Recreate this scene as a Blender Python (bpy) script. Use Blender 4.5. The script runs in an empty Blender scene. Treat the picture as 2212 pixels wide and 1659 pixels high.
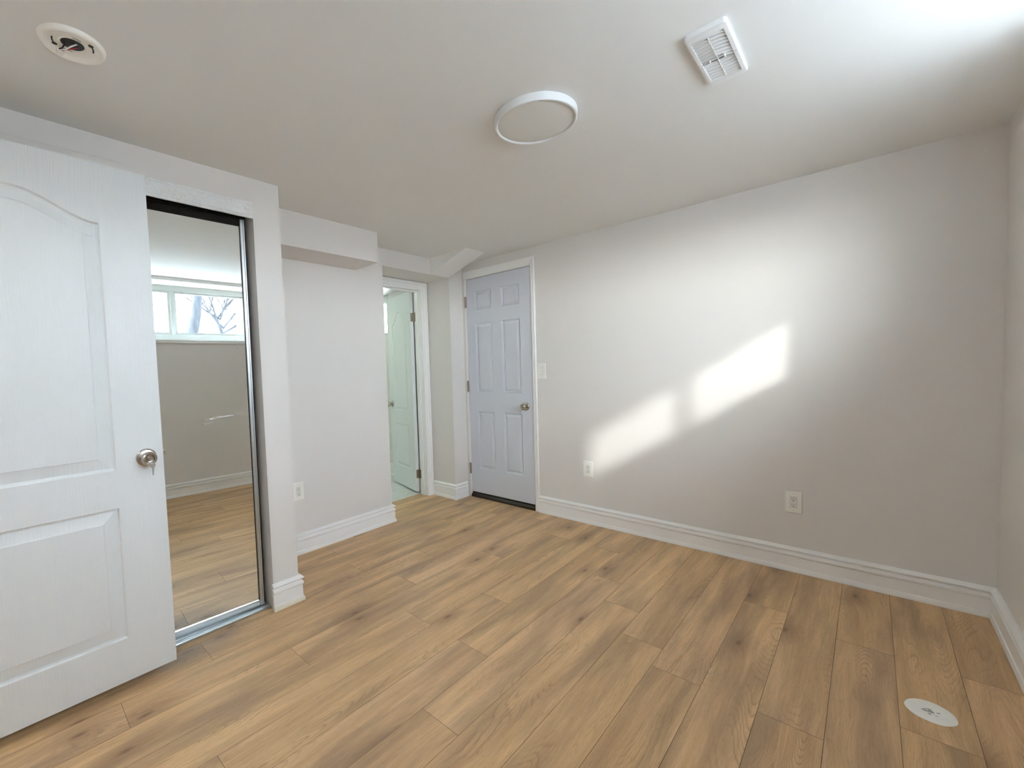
import bpy, bmesh, math, random
from mathutils import Vector, Matrix
from mathutils.geometry import tessellate_polygon
random.seed(7)
PI = math.pi
C = bpy.context.scene.collection
SC = bpy.context.scene

# ------------------------------------------------------------------ camera
YAW, PITCH, ROLL = math.radians(44.469), math.radians(2.764), math.radians(-2.011)
CAMZ, FPX = 1.235, 937.22
fw = Vector((-math.sin(YAW)*math.cos(PITCH), math.cos(YAW)*math.cos(PITCH), -math.sin(PITCH)))
rt = Vector((math.cos(YAW), math.sin(YAW), 0))
up = rt.cross(fw)
r2 = math.cos(ROLL)*rt + math.sin(ROLL)*up
u2 = -math.sin(ROLL)*rt + math.cos(ROLL)*up
cam_d = bpy.data.cameras.new('camera')
cam_d.sensor_fit = 'HORIZONTAL'
cam_d.sensor_width = 36
cam_d.lens = FPX/2212*36
cam_d.shift_x = 146.5/2212
cam_d.shift_y = 15.52/2212
cam_d.clip_start = 0.02
cam_d.clip_end = 500
cam = bpy.data.objects.new('camera', cam_d)
C.objects.link(cam)
m3 = Matrix((r2, u2, -fw)).transposed()
cam.matrix_world = Matrix.Translation((0, 0, CAMZ)) @ m3.to_4x4()
SC.camera = cam

# ------------------------------------------------------------------ sky, sun, exposure
SUN_DIR = Vector((-1, 1.263, -0.63)).normalized()      # direction the sunlight travels
world = bpy.data.worlds.new('world')
SC.world = world
world.use_nodes = True
wn = world.node_tree.nodes
wl = world.node_tree.links
wn.clear()
sky = wn.new('ShaderNodeTexSky')
sky.sky_type = 'NISHITA'
sky.sun_disc = False
sky.sun_elevation = math.radians(20.9)
sky.sun_rotation = math.atan2(-SUN_DIR.x, -SUN_DIR.y)
sky.air_density = 1.0
sky.dust_density = 1.2
bg = wn.new('ShaderNodeBackground')
bg.inputs['Strength'].default_value = 0.02
wo = wn.new('ShaderNodeOutputWorld')
hsv = wn.new('ShaderNodeHueSaturation')
hsv.inputs['Saturation'].default_value = 0.45
wl.new(sky.outputs[0], hsv.inputs['Color'])
tint = wn.new('ShaderNodeMix')
tint.data_type = 'RGBA'
tint.blend_type = 'MULTIPLY'
tint.inputs[0].default_value = 1.0
tint.inputs[7].default_value = (0.93, 0.98, 1.06, 1)
wl.new(hsv.outputs[0], tint.inputs[6])
wl.new(tint.outputs[2], bg.inputs['Color'])
cloud = wn.new('ShaderNodeBackground')          # thin bright overcast veil
cloud.inputs['Color'].default_value = (0.86, 0.96, 1.12, 1)
cloud.inputs['Strength'].default_value = 0.85
addb = wn.new('ShaderNodeAddShader')
wl.new(bg.outputs[0], addb.inputs[0])
wl.new(cloud.outputs[0], addb.inputs[1])
wl.new(addb.outputs[0], wo.inputs['Surface'])

def sun_lamp(name, strength, angle, color, way=None):
    d = bpy.data.lights.new(name, 'SUN')
    d.energy = strength
    d.angle = math.radians(angle)
    d.color = color
    o = bpy.data.objects.new(name, d)
    C.objects.link(o)
    o.rotation_euler = (way or SUN_DIR).to_track_quat('-Z', 'Y').to_euler()
    return o
sun_lamp('sun', 0.095, 2.6, (1.0, 0.98, 0.95))
sun_lamp('sun_haze_glow', 0.13, 32.0, (1.0, 0.98, 0.96), Vector((-1, 1.95, -0.46)))

SC.view_settings.view_transform = 'Standard'
SC.view_settings.look = 'None'
SC.view_settings.gamma = 1
SC.view_settings.use_curve_mapping = False
SC.view_settings.exposure = 5.12
try:
    SC.cycles.max_bounces = 14
    SC.cycles.diffuse_bounces = 12
    SC.cycles.glossy_bounces = 6
    SC.cycles.transparent_max_bounces = 12
    SC.cycles.sample_clamp_indirect = 8
except Exception:
    pass

# ------------------------------------------------------------------ room dimensions (metres)
H = 2.233          # ceiling
A1, A2, A3 = 2.234, 2.810, 3.111   # closet wall, left wall, alcove back wall (x = -A)
B = 3.156          # right wall (y)
CW = 0.430         # window wall (x)
BK = -0.36         # wall behind the camera (y)
HS = 2.093         # soffit underside
Y0, Y1, Y2, Y3 = 2.201, 2.733, 2.975, 1.080
BB = 0.1425        # baseboard height

# ------------------------------------------------------------------ node helpers
class NT:
    def __init__(s, name):
        s.m = bpy.data.materials.new(name)
        s.m.use_nodes = True
        s.t = s.m.node_tree
        s.t.nodes.clear()
        s.out = s.t.nodes.new('ShaderNodeOutputMaterial')
    def n(s, typ, ins=None, **kw):
        nd = s.t.nodes.new('ShaderNode'+typ)
        for k, v in kw.items():
            setattr(nd, k, v)
        for k, v in (ins or {}).items():
            s.put(nd.inputs[k], v)
        return nd
    def put(s, sock, v):
        if isinstance(v, bpy.types.NodeSocket):
            s.t.links.new(v, sock)
        elif isinstance(v, (tuple, list)) and len(v) == 3 and sock.type == 'RGBA':
            sock.default_value = (*v, 1)
        else:
            sock.default_value = v
    def math(s, op, a, b=None, c=None, clamp=False):
        nd = s.t.nodes.new('ShaderNodeMath')
        nd.operation = op
        nd.use_clamp = clamp
        for i, v in enumerate((a, b, c)):
            if v is not None:
                s.put(nd.inputs[i], v)
        return nd.outputs[0]
    def mixc(s, f, a, b, mode='MIX'):
        nd = s.t.nodes.new('ShaderNodeMix')
        nd.data_type = 'RGBA'
        nd.blend_type = mode
        s.put(nd.inputs[0], f)
        s.put(nd.inputs[6], a)
        s.put(nd.inputs[7], b)
        return nd.outputs[2]
    def ramp(s, f, stops, interp='LINEAR'):
        nd = s.t.nodes.new('ShaderNodeValToRGB')
        nd.color_ramp.interpolation = interp
        el = nd.color_ramp.elements
        while len(el) < len(stops):
            el.new(0.5)
        for e, (p, c) in zip(el, stops):
            e.position = p
            e.color = (c, c, c, 1) if isinstance(c, (int, float)) else (*c, 1)
        s.put(nd.inputs[0], f)
        return nd.outputs[0]
    def noise(s, vec, scale, detail=3, rough=0.5, dist=0.0):
        nd = s.n('TexNoise', {'Vector': vec, 'Scale': scale, 'Detail': detail, 'Roughness': rough, 'Distortion': dist})
        return nd.outputs[0]
    def mapping(s, vec, loc=(0, 0, 0), scale=(1, 1, 1)):
        nd = s.n('Mapping', {'Vector': vec, 'Location': loc, 'Scale': scale})
        return nd.outputs[0]
    def bump(s, h, strength, dist):
        nd = s.n('Bump', {'Height': h, 'Strength': strength, 'Distance': dist})
        return nd.outputs[0]
    def bsdf(s, **ins):
        nd = s.t.nodes.new('ShaderNodeBsdfPrincipled')
        for k, v in ins.items():
            s.put(nd.inputs[k.replace('_', ' ')], v)
        s.t.links.new(nd.outputs[0], s.out.inputs[0])
        return nd

def paint(name, col, rough=0.6, bump=0.05, scale=350, spec=0.3, mottled=0.02):
    t = NT(name)
    tc = t.n('TexCoord').outputs['Object']
    big = t.noise(tc, 1.7, 2)
    f = t.math('MULTIPLY_ADD', big, mottled*2, 1-mottled)
    c = t.mixc(1.0, col, t.n('CombineColor', {0: f, 1: f, 2: f}).outputs[0], 'MULTIPLY')
    nz = t.noise(tc, scale, 2)
    nb = t.bump(nz, bump, 0.001)
    t.bsdf(Base_Color=c, Roughness=rough, Specular_IOR_Level=spec, Normal=nb)
    return t.m

def grain_paint(name, col, rough=0.38):
    """white moulded door skin with embossed vertical wood grain"""
    t = NT(name)
    tc = t.n('TexCoord').outputs['Object']
    warp = t.noise(t.mapping(tc, scale=(3, 1, 1.0)), 1.6, 2)
    wv = t.math('MULTIPLY', warp, 0.050)
    sep = t.n('SeparateXYZ', {0: tc})
    y2 = t.math('ADD', sep.outputs[0], wv)
    cv = t.n('CombineXYZ', {0: 0.0, 1: y2, 2: sep.outputs[2]}).outputs[0]
    g = t.noise(t.mapping(cv, scale=(1, 210, 5)), 1.0, 2, 0.55)
    g2 = t.ramp(g, [(0.35, 0.0), (0.62, 1.0)])
    nb = t.bump(g2, 0.36, 0.0013)
    t.bsdf(Base_Color=col, Roughness=rough, Specular_IOR_Level=0.45, Normal=nb)
    return t.m

def metal(name, col, rough, aniso=False):
    t = NT(name)
    tc = t.n('TexCoord').outputs['Object']
    r = t.math('MULTIPLY_ADD', t.noise(tc, 60, 2), 0.12, rough-0.06)
    t.bsdf(Base_Color=col, Metallic=1.0, Roughness=r)
    return t.m

def plastic(name, col, rough=0.35, spec=0.5):
    t = NT(name)
    tc = t.n('TexCoord').outputs['Object']
    nb = t.bump(t.noise(tc, 500, 1), 0.02, 0.0005)
    t.bsdf(Base_Color=col, Roughness=rough, Specular_IOR_Level=spec, Normal=nb)
    return t.m

def wood_floor():
    t = NT('oak_plank_flooring')
    uv = t.n('UVMap').outputs[0]          # u along the plank, v across, shifted per plank
    tone = t.n('VertexColor', layer_name='tone')
    sp = t.n('SeparateColor', {0: tone.outputs[0]})
    rnd, rnd2, gap = sp.outputs[0], sp.outputs[1], sp.outputs[2]
    # gentle warp of the grain
    w1 = t.noise(t.mapping(uv, scale=(1.3, 6, 1)), 1.0, 2)
    w2 = t.noise(t.mapping(uv, scale=(5, 14, 1)), 1.0, 2)
    s = t.n('SeparateXYZ', {0: uv})
    dv = t.math('ADD', t.math('MULTIPLY', t.math('SUBTRACT', w1, 0.5), 0.085), t.math('MULTIPLY', t.math('SUBTRACT', w2, 0.5), 0.012))
    # knots : distance to sparse points
    kv = t.mapping(uv, scale=(2.2, 5.2, 1))
    vor = t.n('TexVoronoi', {'Vector': kv, 'Scale': 1.0, 'Randomness': 1.0}, feature='F1', voronoi_dimensions='2D')
    kd = vor.outputs['Distance']
    krand = t.n('SeparateColor', {0: vor.outputs['Color']}).outputs[0]
    kmask = t.math('GREATER_THAN', krand, 0.74)
    near = t.math('MULTIPLY', t.ramp(kd, [(0.0, 1.0), (0.42, 0.0)], 'EASE'), kmask)
    v2 = t.math('ADD', s.outputs[1], t.math('ADD', dv, t.math('MULTIPLY', near, 0.032)))
    gv = t.n('CombineXYZ', {0: s.outputs[0], 1: v2, 2: 0.0}).outputs[0]
    # annual rings
    rings = t.noise(t.mapping(gv, scale=(0.55, 34, 1)), 1.0, 4, 0.65)
    ringm = t.ramp(rings, [(0.30, 0.0), (0.52, 0.55), (0.70, 1.0)])
    fine = t.noise(t.mapping(gv, scale=(6, 260, 1)), 1.0, 3, 0.6)
    pores = t.ramp(t.noise(t.mapping(gv, scale=(30, 560, 1)), 1.0, 2, 0.6), [(0.56, 0.0), (0.64, 1.0)])
    cath = t.n('TexWave', {'Vector': t.mapping(gv, scale=(1.0, 9.0, 1)), 'Scale': 4.2, 'Distortion': 3.4, 'Detail': 2.0, 'Detail Scale': 1.1},
               wave_type='BANDS', bands_direction='Y', wave_profile='SAW').outputs[1]
    cmask = t.ramp(t.noise(t.mapping(uv, loc=(3, 7, 0), scale=(1.1, 9, 1)), 1.0, 2), [(0.48, 0.0), (0.62, 1.0)])
    blot = t.noise(t.mapping(uv, loc=(9, 2, 0), scale=(1.5, 8.5, 1)), 1.0, 3, 0.55)
    light, mid, dark, grey = (0.840, 0.570, 0.315), (0.735, 0.470, 0.240), (0.290, 0.175, 0.092), (0.420, 0.285, 0.170)
    c = t.mixc(ringm, light, mid)
    band = t.ramp(t.noise(t.mapping(gv, loc=(5, 1, 0), scale=(0.8, 11, 1)), 1.0, 3, 0.6), [(0.42, 0.0), (0.66, 1.0)])
    c = t.mixc(t.math('MULTIPLY', band, 0.70), c, (0.500, 0.315, 0.172))
    c = t.mixc(t.ramp(blot, [(0.45, 0.0), (0.66, 0.85)]), c, grey)
    # cathedral contours
    fld = t.noise(t.mapping(gv, loc=(2, 6, 0), scale=(1.15, 7.5, 1)), 1.0, 1.0, 0.4)
    jit = t.math('MULTIPLY', t.noise(t.mapping(uv, scale=(22, 90, 1)), 1.0, 2), 0.018)
    fr = t.math('FRACT', t.math('MULTIPLY', t.math('ADD', fld, jit), 34.0))
    lines = t.ramp(fr, [(0.0, 1.0), (0.16, 0.35), (0.45, 0.0), (0.88, 0.0), (1.0, 1.0)])
    c = t.mixc(t.math('MULTIPLY', t.math('MULTIPLY', lines, cmask), 0.50), c, dark)
    c = t.mixc(t.math('MULTIPLY', t.math('MULTIPLY', t.ramp(cath, [(0.7, 0.0), (1.0, 1.0)]), cmask), 0.12), c, dark)
    strk = t.ramp(t.noise(t.mapping(gv, loc=(1, 3, 0), scale=(1.8, 70, 1)), 1.0, 4, 0.7), [(0.50, 0.0), (0.72, 1.0)])
    c = t.mixc(t.math('MULTIPLY', strk, 0.28), c, (0.400, 0.260, 0.155))
    c = t.mixc(t.math('MULTIPLY', t.ramp(fine, [(0.46, 0.0), (0.68, 1.0)]), 0.22), c, dark)
    c = t.mixc(t.math('MULTIPLY', pores, 0.24), c, (0.18, 0.11, 0.06))
    c = t.mixc(t.math('MULTIPLY', near, 0.60), c, (0.30, 0.185, 0.110))
    core = t.math('MULTIPLY', t.ramp(kd, [(0.0, 1.0), (0.075, 0.0)]), kmask)
    c = t.mixc(t.math('MULTIPLY', core, 0.75), c, (0.15, 0.085, 0.05))
    tone_f = t.math('MULTIPLY_ADD', rnd, 0.11, 0.94)
    c = t.mixc(1.0, c, t.n('CombineColor', {0: tone_f, 1: tone_f, 2: t.math('MULTIPLY', tone_f, t.math('MULTIPLY_ADD', rnd2, 0.06, 0.97))}).outputs[0], 'MULTIPLY')
    c = t.mixc(gap, c, (0.14, 0.085, 0.05))
    h = t.math('SUBTRACT', t.math('MULTIPLY', fine, 0.4), pores)
    nb = t.bump(h, 0.06, 0.0005)
    rr = t.math('MULTIPLY_ADD', fine, 0.14, 0.36)
    t.bsdf(Base_Color=c, Roughness=rr, Specular_IOR_Level=0.32, Normal=nb)
    return t.m

def tile_floor():
    t = NT('marble_tile')
    tc = t.n('TexCoord').outputs['Object']
    br = t.n('TexBrick', {'Vector': t.mapping(tc, loc=(0.17, 0.08, 0)), 'Color1': (0.74, 0.76, 0.73), 'Color2': (0.70, 0.72, 0.69), 'Mortar': (0.55, 0.56, 0.53),
             'Scale': 1.0, 'Mortar Size': 0.002, 'Brick Width': 0.6, 'Row Height': 0.3}, offset=0.5)
    nz = t.noise(tc, 3.2, 6, 0.6, 2.2)
    vein = t.ramp(nz, [(0.46, 0.0), (0.50, 1.0), (0.54, 0.0)])
    c = t.mixc(t.math('MULTIPLY', vein, 0.35), br.outputs[0], (0.45, 0.47, 0.46))
    t.bsdf(Base_Color=c, Roughness=0.25)
    return t.m

def mirror_mat():
    t = NT('mirror_glass')
    tc = t.n('TexCoord').outputs['Object']     # object space = world here
    s = t.n('SeparateXYZ', {0: tc})
    y, z = s.outputs[1], s.outputs[2]
    base = t.n('BsdfGlossy', {'Color': (0.86, 0.90, 0.88), 'Roughness': 0.0})
    film = t.n('BsdfPrincipled', {'Base Color': (0.80, 0.80, 0.80), 'Roughness': 0.25})
    # long smear of loose film + faint bubbles under the reflected window
    def gauss(v, c, w):
        d = t.math('DIVIDE', t.math('SUBTRACT', v, c), w)
        return t.math('EXPONENT', t.math('MULTIPLY', t.math('MULTIPLY', d, d), -1.0))
    nz = t.noise(t.mapping(tc, scale=(1, 18, 140)), 1.0, 4, 0.7)
    zc = t.math('MULTIPLY_ADD', y, 0.11, 1.041-0.11*0.765)
    sm = t.math('MULTIPLY', gauss(z, zc, 0.0065), gauss(y, 0.765, 0.070))
    sm2 = t.math('MULTIPLY', gauss(z, t.math('MULTIPLY_ADD', y, 0.16, 1.016-0.16*0.70), 0.0022), gauss(y, 0.705, 0.026))
    sm = t.math('MULTIPLY', sm, t.ramp(nz, [(0.38, 0.0), (0.62, 1.0)]))
    dots = t.ramp(t.n('TexVoronoi', {'Vector': t.mapping(tc, scale=(1, 90, 60)), 'Scale': 1.0}).outputs[0], [(0.10, 1.0), (0.22, 0.0)])
    dm = t.math('MULTIPLY', gauss(z, 1.158, 0.012), gauss(y, 0.82, 0.06))
    dn = t.ramp(t.noise(tc, 23, 1), [(0.5, 0.0), (0.58, 1.0)])
    d2 = t.math('MULTIPLY', t.math('MULTIPLY', dots, dn), dm)
    bub = t.math('MULTIPLY', t.math('MULTIPLY', gauss(z, 1.39, 0.07), gauss(y, 0.835, 0.035)), t.math('MULTIPLY', dots, dn))
    edge = t.ramp(t.math('SUBTRACT', y, 0.880), [(0.0, 0.0), (0.02, 1.0)])
    en = t.ramp(t.noise(t.mapping(tc, scale=(1, 400, 45)), 1.0, 4, 0.8), [(0.58, 0.0), (0.64, 1.0)])
    f = t.math('MULTIPLY_ADD', sm, 0.9, t.math('MULTIPLY_ADD', sm2, 0.6, t.math('MULTIPLY', d2, 0.8)))
    f = t.math('ADD', f, t.math('MULTIPLY', bub, 0.6))
    f = t.math('ADD', f, t.math('MULTIPLY', t.math('MULTIPLY', edge, en), 0.5), clamp=True)
    mx = t.n('MixShader', {0: f, 1: base.outputs[0], 2: film.outputs[0]})
    t.t.links.new(mx.outputs[0], t.out.inputs[0])
    return t.m

def pane_mat():
    t = NT('window_glass')
    bf = t.n('NewGeometry').outputs['Backfacing']
    fr = t.n('Fresnel', {'IOR': t.math('MULTIPLY_ADD', bf, 1/1.45-1.45, 1.45)})
    tr = t.n('BsdfTransparent', {'Color': (0.94, 0.96, 0.95)})
    gl = t.n('BsdfGlossy', {'Roughness': 0.0})
    mx = t.n('MixShader', {0: fr.outputs[0], 1: tr.outputs[0], 2: gl.outputs[0]})
    t.t.links.new(mx.outputs[0], t.out.inputs[0])
    return t.m

def bark_mat(name, c1, c2):
    t = NT(name)
    tc = t.n('TexCoord').outputs['Object']
    nz = t.noise(t.mapping(tc, scale=(14, 14, 4)), 1.0, 5, 0.7)
    c = t.mixc(t.ramp(nz, [(0.35, 0.0), (0.65, 1.0)]), c1, c2)
    t.bsdf(Base_Color=c, Roughness=0.9, Normal=t.bump(nz, 0.6, 0.03))
    return t.m

def film_metal():
    """white painted fascia under crinkled protective film"""
    t = NT('film_covered_white_metal')
    tc = t.n('TexCoord').outputs['Object']
    v = t.noise(t.mapping(tc, scale=(1, 60, 120)), 1.0, 3, 0.7)
    m = t.ramp(t.noise(t.mapping(tc, scale=(1, 9, 30)), 1.0, 1), [(0.35, 0.2), (0.65, 1.0)])
    nb = t.bump(t.math('MULTIPLY', t.ramp(v, [(0.45, 0.0), (0.62, 1.0)]), m), 0.65, 0.008)
    t.bsdf(Base_Color=(0.88, 0.90, 0.90), Roughness=0.16, Specular_IOR_Level=0.7, Normal=nb)
    return t.m

M = {}
M['ceiling_white'] = paint('white_drywall_paint', (0.86, 0.86, 0.85), 0.6, 0.05)
M['wall'] = paint('greige_wall_paint', (0.748, 0.725, 0.700), 0.55, 0.05)
M['ceiling'] = paint('ceiling_paint', (0.800, 0.803, 0.788), 0.7, 0.05)
M['trim'] = paint('white_trim_paint', (0.870, 0.870, 0.860), 0.32, 0.02, spec=0.5)
M['trim_old'] = paint('yellowed_caulk_paint', (0.78, 0.76, 0.64), 0.5, 0.1)
M['door'] = grain_paint('white_door_skin', (0.740, 0.770, 0.780))
M['door_plain'] = paint('pale_blue_grey_door_paint', (0.640, 0.668, 0.735), 0.36, 0.02, spec=0.5)
M['nickel'] = metal('satin_nickel', (0.52, 0.48, 0.43), 0.26)
M['dull_nickel'] = metal('dark_satin_nickel', (0.33, 0.28, 0.23), 0.38)
M['alu'] = metal('brushed_aluminium', (0.66, 0.69, 0.70), 0.34)
M['steel_key'] = metal('key_steel', (0.62, 0.61, 0.58), 0.3)
M['black'] = plastic('black_rubber', (0.012, 0.010, 0.010), 0.4)
M['duct'] = plastic('duct_shade', (0.16, 0.13, 0.12), 0.8, 0.2)
M['dark'] = plastic('dark_shade_and_slots', (0.02, 0.018, 0.016), 0.9, 0.1)  # near-black for slot holes, also painted shade on closet header and top rail
M['brown'] = plastic('dark_bronze_sill', (0.030, 0.020, 0.018), 0.35)
M['white_plastic'] = plastic('white_plastic', (0.86, 0.85, 0.80), 0.3)
M['white_device'] = plastic('white_receptacle_plastic', (0.78, 0.78, 0.74), 0.25)
M['vinyl'] = plastic('weathered_white_vinyl', (0.52, 0.54, 0.51), 0.35)
M['diffuser'] = plastic('frosted_lamp_diffuser', (0.75, 0.745, 0.71), 0.5, 0.3)
M['white_metal'] = plastic('white_enamel_metal', (0.78, 0.79, 0.79), 0.3)
M['red'] = plastic('red_wire', (0.45, 0.03, 0.03), 0.4)
M['plaster'] = paint('rough_white_plaster', (0.91, 0.91, 0.86), 0.8, 0.6, 60)
M['dirt'] = paint('grey_smudged_plaster', (0.42, 0.41, 0.37), 0.9, 0.6, 60)
M['floor'] = wood_floor()
M['tile'] = tile_floor()
M['mirror'] = mirror_mat()
M['pane'] = pane_mat()
M['film'] = film_metal()
M['bark'] = bark_mat('grey_bark', (0.016, 0.017, 0.021), (0.036, 0.038, 0.044))
M['bark2'] = bark_mat('tan_bark', (0.026, 0.021, 0.014), (0.062, 0.050, 0.034))
M['snow'] = paint('pale_frosty_ground', (0.34, 0.345, 0.35), 0.9, 0.4, 8)
M['hedge'] = bark_mat('brown_hedge', (0.045, 0.032, 0.032), (0.085, 0.062, 0.062))
M['pale_blue'] = plastic('pale_blue_cladding', (0.065, 0.080, 0.105), 0.5)
M['concrete'] = paint('concrete', (0.42, 0.41, 0.39), 0.9, 0.3, 40)

# ------------------------------------------------------------------ mesh helpers
def new():
    return bmesh.new()

def bx(bm, x0, x1, y0, y1, z0, z1, bev=0.0, seg=1):
    vs = [bm.verts.new((x, y, z)) for x in (x0, x1) for y in (y0, y1) for z in (z0, z1)]
    fs = [(0, 1, 3, 2), (4, 6, 7, 5), (0, 4, 5, 1), (2, 3, 7, 6), (0, 2, 6, 4), (1, 5, 7, 3)]
    faces = [bm.faces.new([vs[i] for i in f]) for f in fs]
    if bev:
        es = list({e for f in faces for e in f.edges})
        bmesh.ops.bevel(bm, geom=es, offset=bev, segments=seg, profile=0.5, affect='EDGES')
    return faces

def poly(bm, pts):
    return bm.faces.new([bm.verts.new(p) for p in pts])

def prism(bm, pts, off):
    """extrude the 3D polygon by the vector off"""
    off = Vector(off)
    a = [bm.verts.new(p) for p in pts]
    b = [bm.verts.new(Vector(p)+off) for p in pts]
    n = len(pts)
    bm.faces.new(a)
    bm.faces.new(b[::-1])
    for i in range(n):
        bm.faces.new([a[i], b[i], b[(i+1) % n], a[(i+1) % n]])

def lathe(bm, prof, org, axis, seg=40, cap=True):
    """prof: (radius, height) along axis"""
    axis = Vector(axis).normalized()
    q = axis.to_track_quat('Z', 'Y')
    org = Vector(org)
    rings = []
    for r, h in prof:
        if r < 1e-6:
            rings.append([bm.verts.new(org + q @ Vector((0, 0, h)))])
        else:
            rings.append([bm.verts.new(org + q @ Vector((r*math.cos(a), r*math.sin(a), h))) for a in [2*PI*i/seg for i in range(seg)]])
    for a, b in zip(rings, rings[1:]):
        for i in range(seg):
            j = (i+1) % seg
            if len(a) == 1 and len(b) == 1:
                continue
            if len(a) == 1:
                bm.faces.new([a[0], b[j], b[i]])
            elif len(b) == 1:
                bm.faces.new([a[i], a[j], b[0]])
            else:
                bm.faces.new([a[i], a[j], b[j], b[i]])
    if cap:
        if len(rings[0]) > 1:
            bm.faces.new(rings[0][::-1])
        if len(rings[-1]) > 1:
            bm.faces.new(rings[-1])

def tube(bm, pts, rad, seg=8):
    pts = [Vector(p) for p in pts]
    n = len(pts)
    rads = rad if isinstance(rad, (list, tuple)) else [rad]*n
    rings = []
    ref = Vector((0.13, 0.27, 0.95)).normalized()
    for i, p in enumerate(pts):
        d = (pts[min(i+1, n-1)] - pts[max(i-1, 0)]).normalized()
        s = d.cross(ref)
        if s.length < 1e-3:
            s = d.cross(Vector((1, 0, 0)))
        s.normalize()
        t = d.cross(s)
        rings.append([bm.verts.new(p + rads[i]*(math.cos(a)*s + math.sin(a)*t)) for a in [2*PI*k/seg for k in range(seg)]])
    for a, b in zip(rings, rings[1:]):
        for i in range(seg):
            j = (i+1) % seg
            bm.faces.new([a[i], a[j], b[j], b[i]])
    bm.faces.new(rings[0][::-1])
    bm.faces.new(rings[-1])

def torus(bm, org, axis, R, r, seg=28, s2=8, a0=0, a1=2*PI):
    q = Vector(axis).normalized().to_track_quat('Z', 'Y')
    org = Vector(org)
    rings = []
    for i in range(seg):
        a = 2*PI*i/seg
        rings.append([bm.verts.new(org + q @ Vector(((R+r*math.cos(b))*math.cos(a), (R+r*math.cos(b))*math.sin(a), r*math.sin(b)))) for b in [2*PI*k/s2 for k in range(s2)]])
    for i in range(seg):
        A_, B_ = rings[i], rings[(i+1) % seg]
        for k in range(s2):
            l = (k+1) % s2
            bm.faces.new([A_[k], B_[k], B_[l], A_[l]])

def obj(name, bm, mat, parent=None, smooth=False, angle=35, loc=None):
    bmesh.ops.recalc_face_normals(bm, faces=bm.faces[:])
    me = bpy.data.meshes.new(name)
    bm.to_mesh(me)
    bm.free()
    for mt in (mat if isinstance(mat, (list, tuple)) else [mat]):
        me.materials.append(mt)
    if smooth:
        me.polygons.foreach_set('use_smooth', [True]*len(me.polygons))
        try:
            me.set_sharp_from_angle(angle=math.radians(angle))
        except Exception:
            pass
    o = bpy.data.objects.new(name, me)
    C.objects.link(o)
    if parent:
        o.parent = parent
    return o

def recentre(o, p):
    """put the origin of a mesh at point p (children keep their places)"""
    p = Vector(p)
    o.data.transform(Matrix.Translation(-p))
    o.location = p
    for ch in o.children:
        ch.location = Vector(ch.location) - p

def empty(name, loc=(0, 0, 0)):
    o = bpy.data.objects.new(name, None)
    o.empty_display_size = 0.05
    C.objects.link(o)
    o.location = loc
    return o

def tag(o, label, cat, group=None, kind=None):
    o['label'] = label
    o['category'] = cat
    if group:
        o['group'] = group
    if kind:
        o['kind'] = kind
    return o

def struct(name, bm, mat, label, cat, smooth=False, parent=None):
    o = obj(name, bm, mat, parent, smooth)
    tag(o, label, cat, kind='structure')
    return o

# ------------------------------------------------------------------ floor
PW, PL = 0.1775, 1.367
def floor():
    bm = new()
    uvl = bm.loops.layers.uv.new('UVMap')
    col = bm.loops.layers.color.new('tone')
    known = {-12: .58, -11: .25, -10: .849, -9: 1.393, -8: 1.791, -7: 1.392, -6: 1.010, -5: 2.150, -4: 1.9275, -3: 1.7915,
             -2: 2.600, -1: 1.787, 0: 2.491, 1: 2.018, 2: 2.491}
    x_min, x_max, y_min, y_max = -3.235, CW+0.02, -1.62, B+0.04
    rnd = random.Random(11)
    def quad(p, uvs, c):
        f = bm.faces.new([bm.verts.new(q) for q in p])
        for lp, uv in zip(f.loops, uvs):
            lp[uvl].uv = uv
            lp[col] = (*c, 1)
    g, dp = 0.0007, 0.0008
    for k in range(-18, 4):
        xa, xb = -0.0945 + k*PW, -0.0945 + (k+1)*PW
        j = known.get(k, rnd.uniform(0, PL))
        while j > y_min:
            j -= PL
        while j < y_max:
            ya, yb = j, j+PL
            j += PL
            ca, cb, da, db = max(xa, x_min), min(xb, x_max), max(ya, y_min), min(yb, y_max)
            if cb-ca < 0.002 or db-da < 0.002:
                continue
            ou, ov = rnd.uniform(0, 40), rnd.uniform(0, 40)
            c = (rnd.random(), rnd.random(), 0.0)
            sgn = rnd.choice((-1, 1))
            def UV(x, y):
                return (ou + sgn*(y-ya), ov + (x-xa))
            i0, i1, k0, k1 = ca+g, cb-g, da+g, db-g
            quad([(i0, k0, 0), (i1, k0, 0), (i1, k1, 0), (i0, k1, 0)], [UV(i0, k0), UV(i1, k0), UV(i1, k1), UV(i0, k1)], c)
            dk = (c[0], c[1], 1.0)
            o_ = [(ca, da), (cb, da), (cb, db), (ca, db)]
            i_ = [(i0, k0), (i1, k0), (i1, k1), (i0, k1)]
            for a in range(4):
                b = (a+1) % 4
                quad([(*o_[a], -dp), (*o_[b], -dp), (*i_[b], 0), (*i_[a], 0)], [UV(*o_[a]), UV(*o_[b]), UV(*i_[b]), UV(*i_[a])], dk)
    for f in bx(bm, x_min, x_max, y_min, y_max, -0.08, -0.0012):
        for lp in f.loops:
            lp[uvl].uv = (0, 0)
            lp[col] = (0, 0, 1, 1)
    o = struct('floor', bm, M['floor'], 'tan oak-look plank floor running along the mirrored closet', 'floor')
    return o
floor()
bm = new(); bx(bm, -5.2, -3.2352, 1.45, 3.34, -0.08, 0.002)
tf = struct('floor_bathroom', bm, M['tile'], 'pale marble tile floor seen through the narrow bathroom doorway', 'floor')

# ------------------------------------------------------------------ walls and ceiling
bm = new(); bx(bm, -5.3, CW+0.36, -1.75, B+0.25, H, H+0.12)
struct('ceiling', bm, M['ceiling'], 'flat off-white painted ceiling', 'ceiling')

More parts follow.
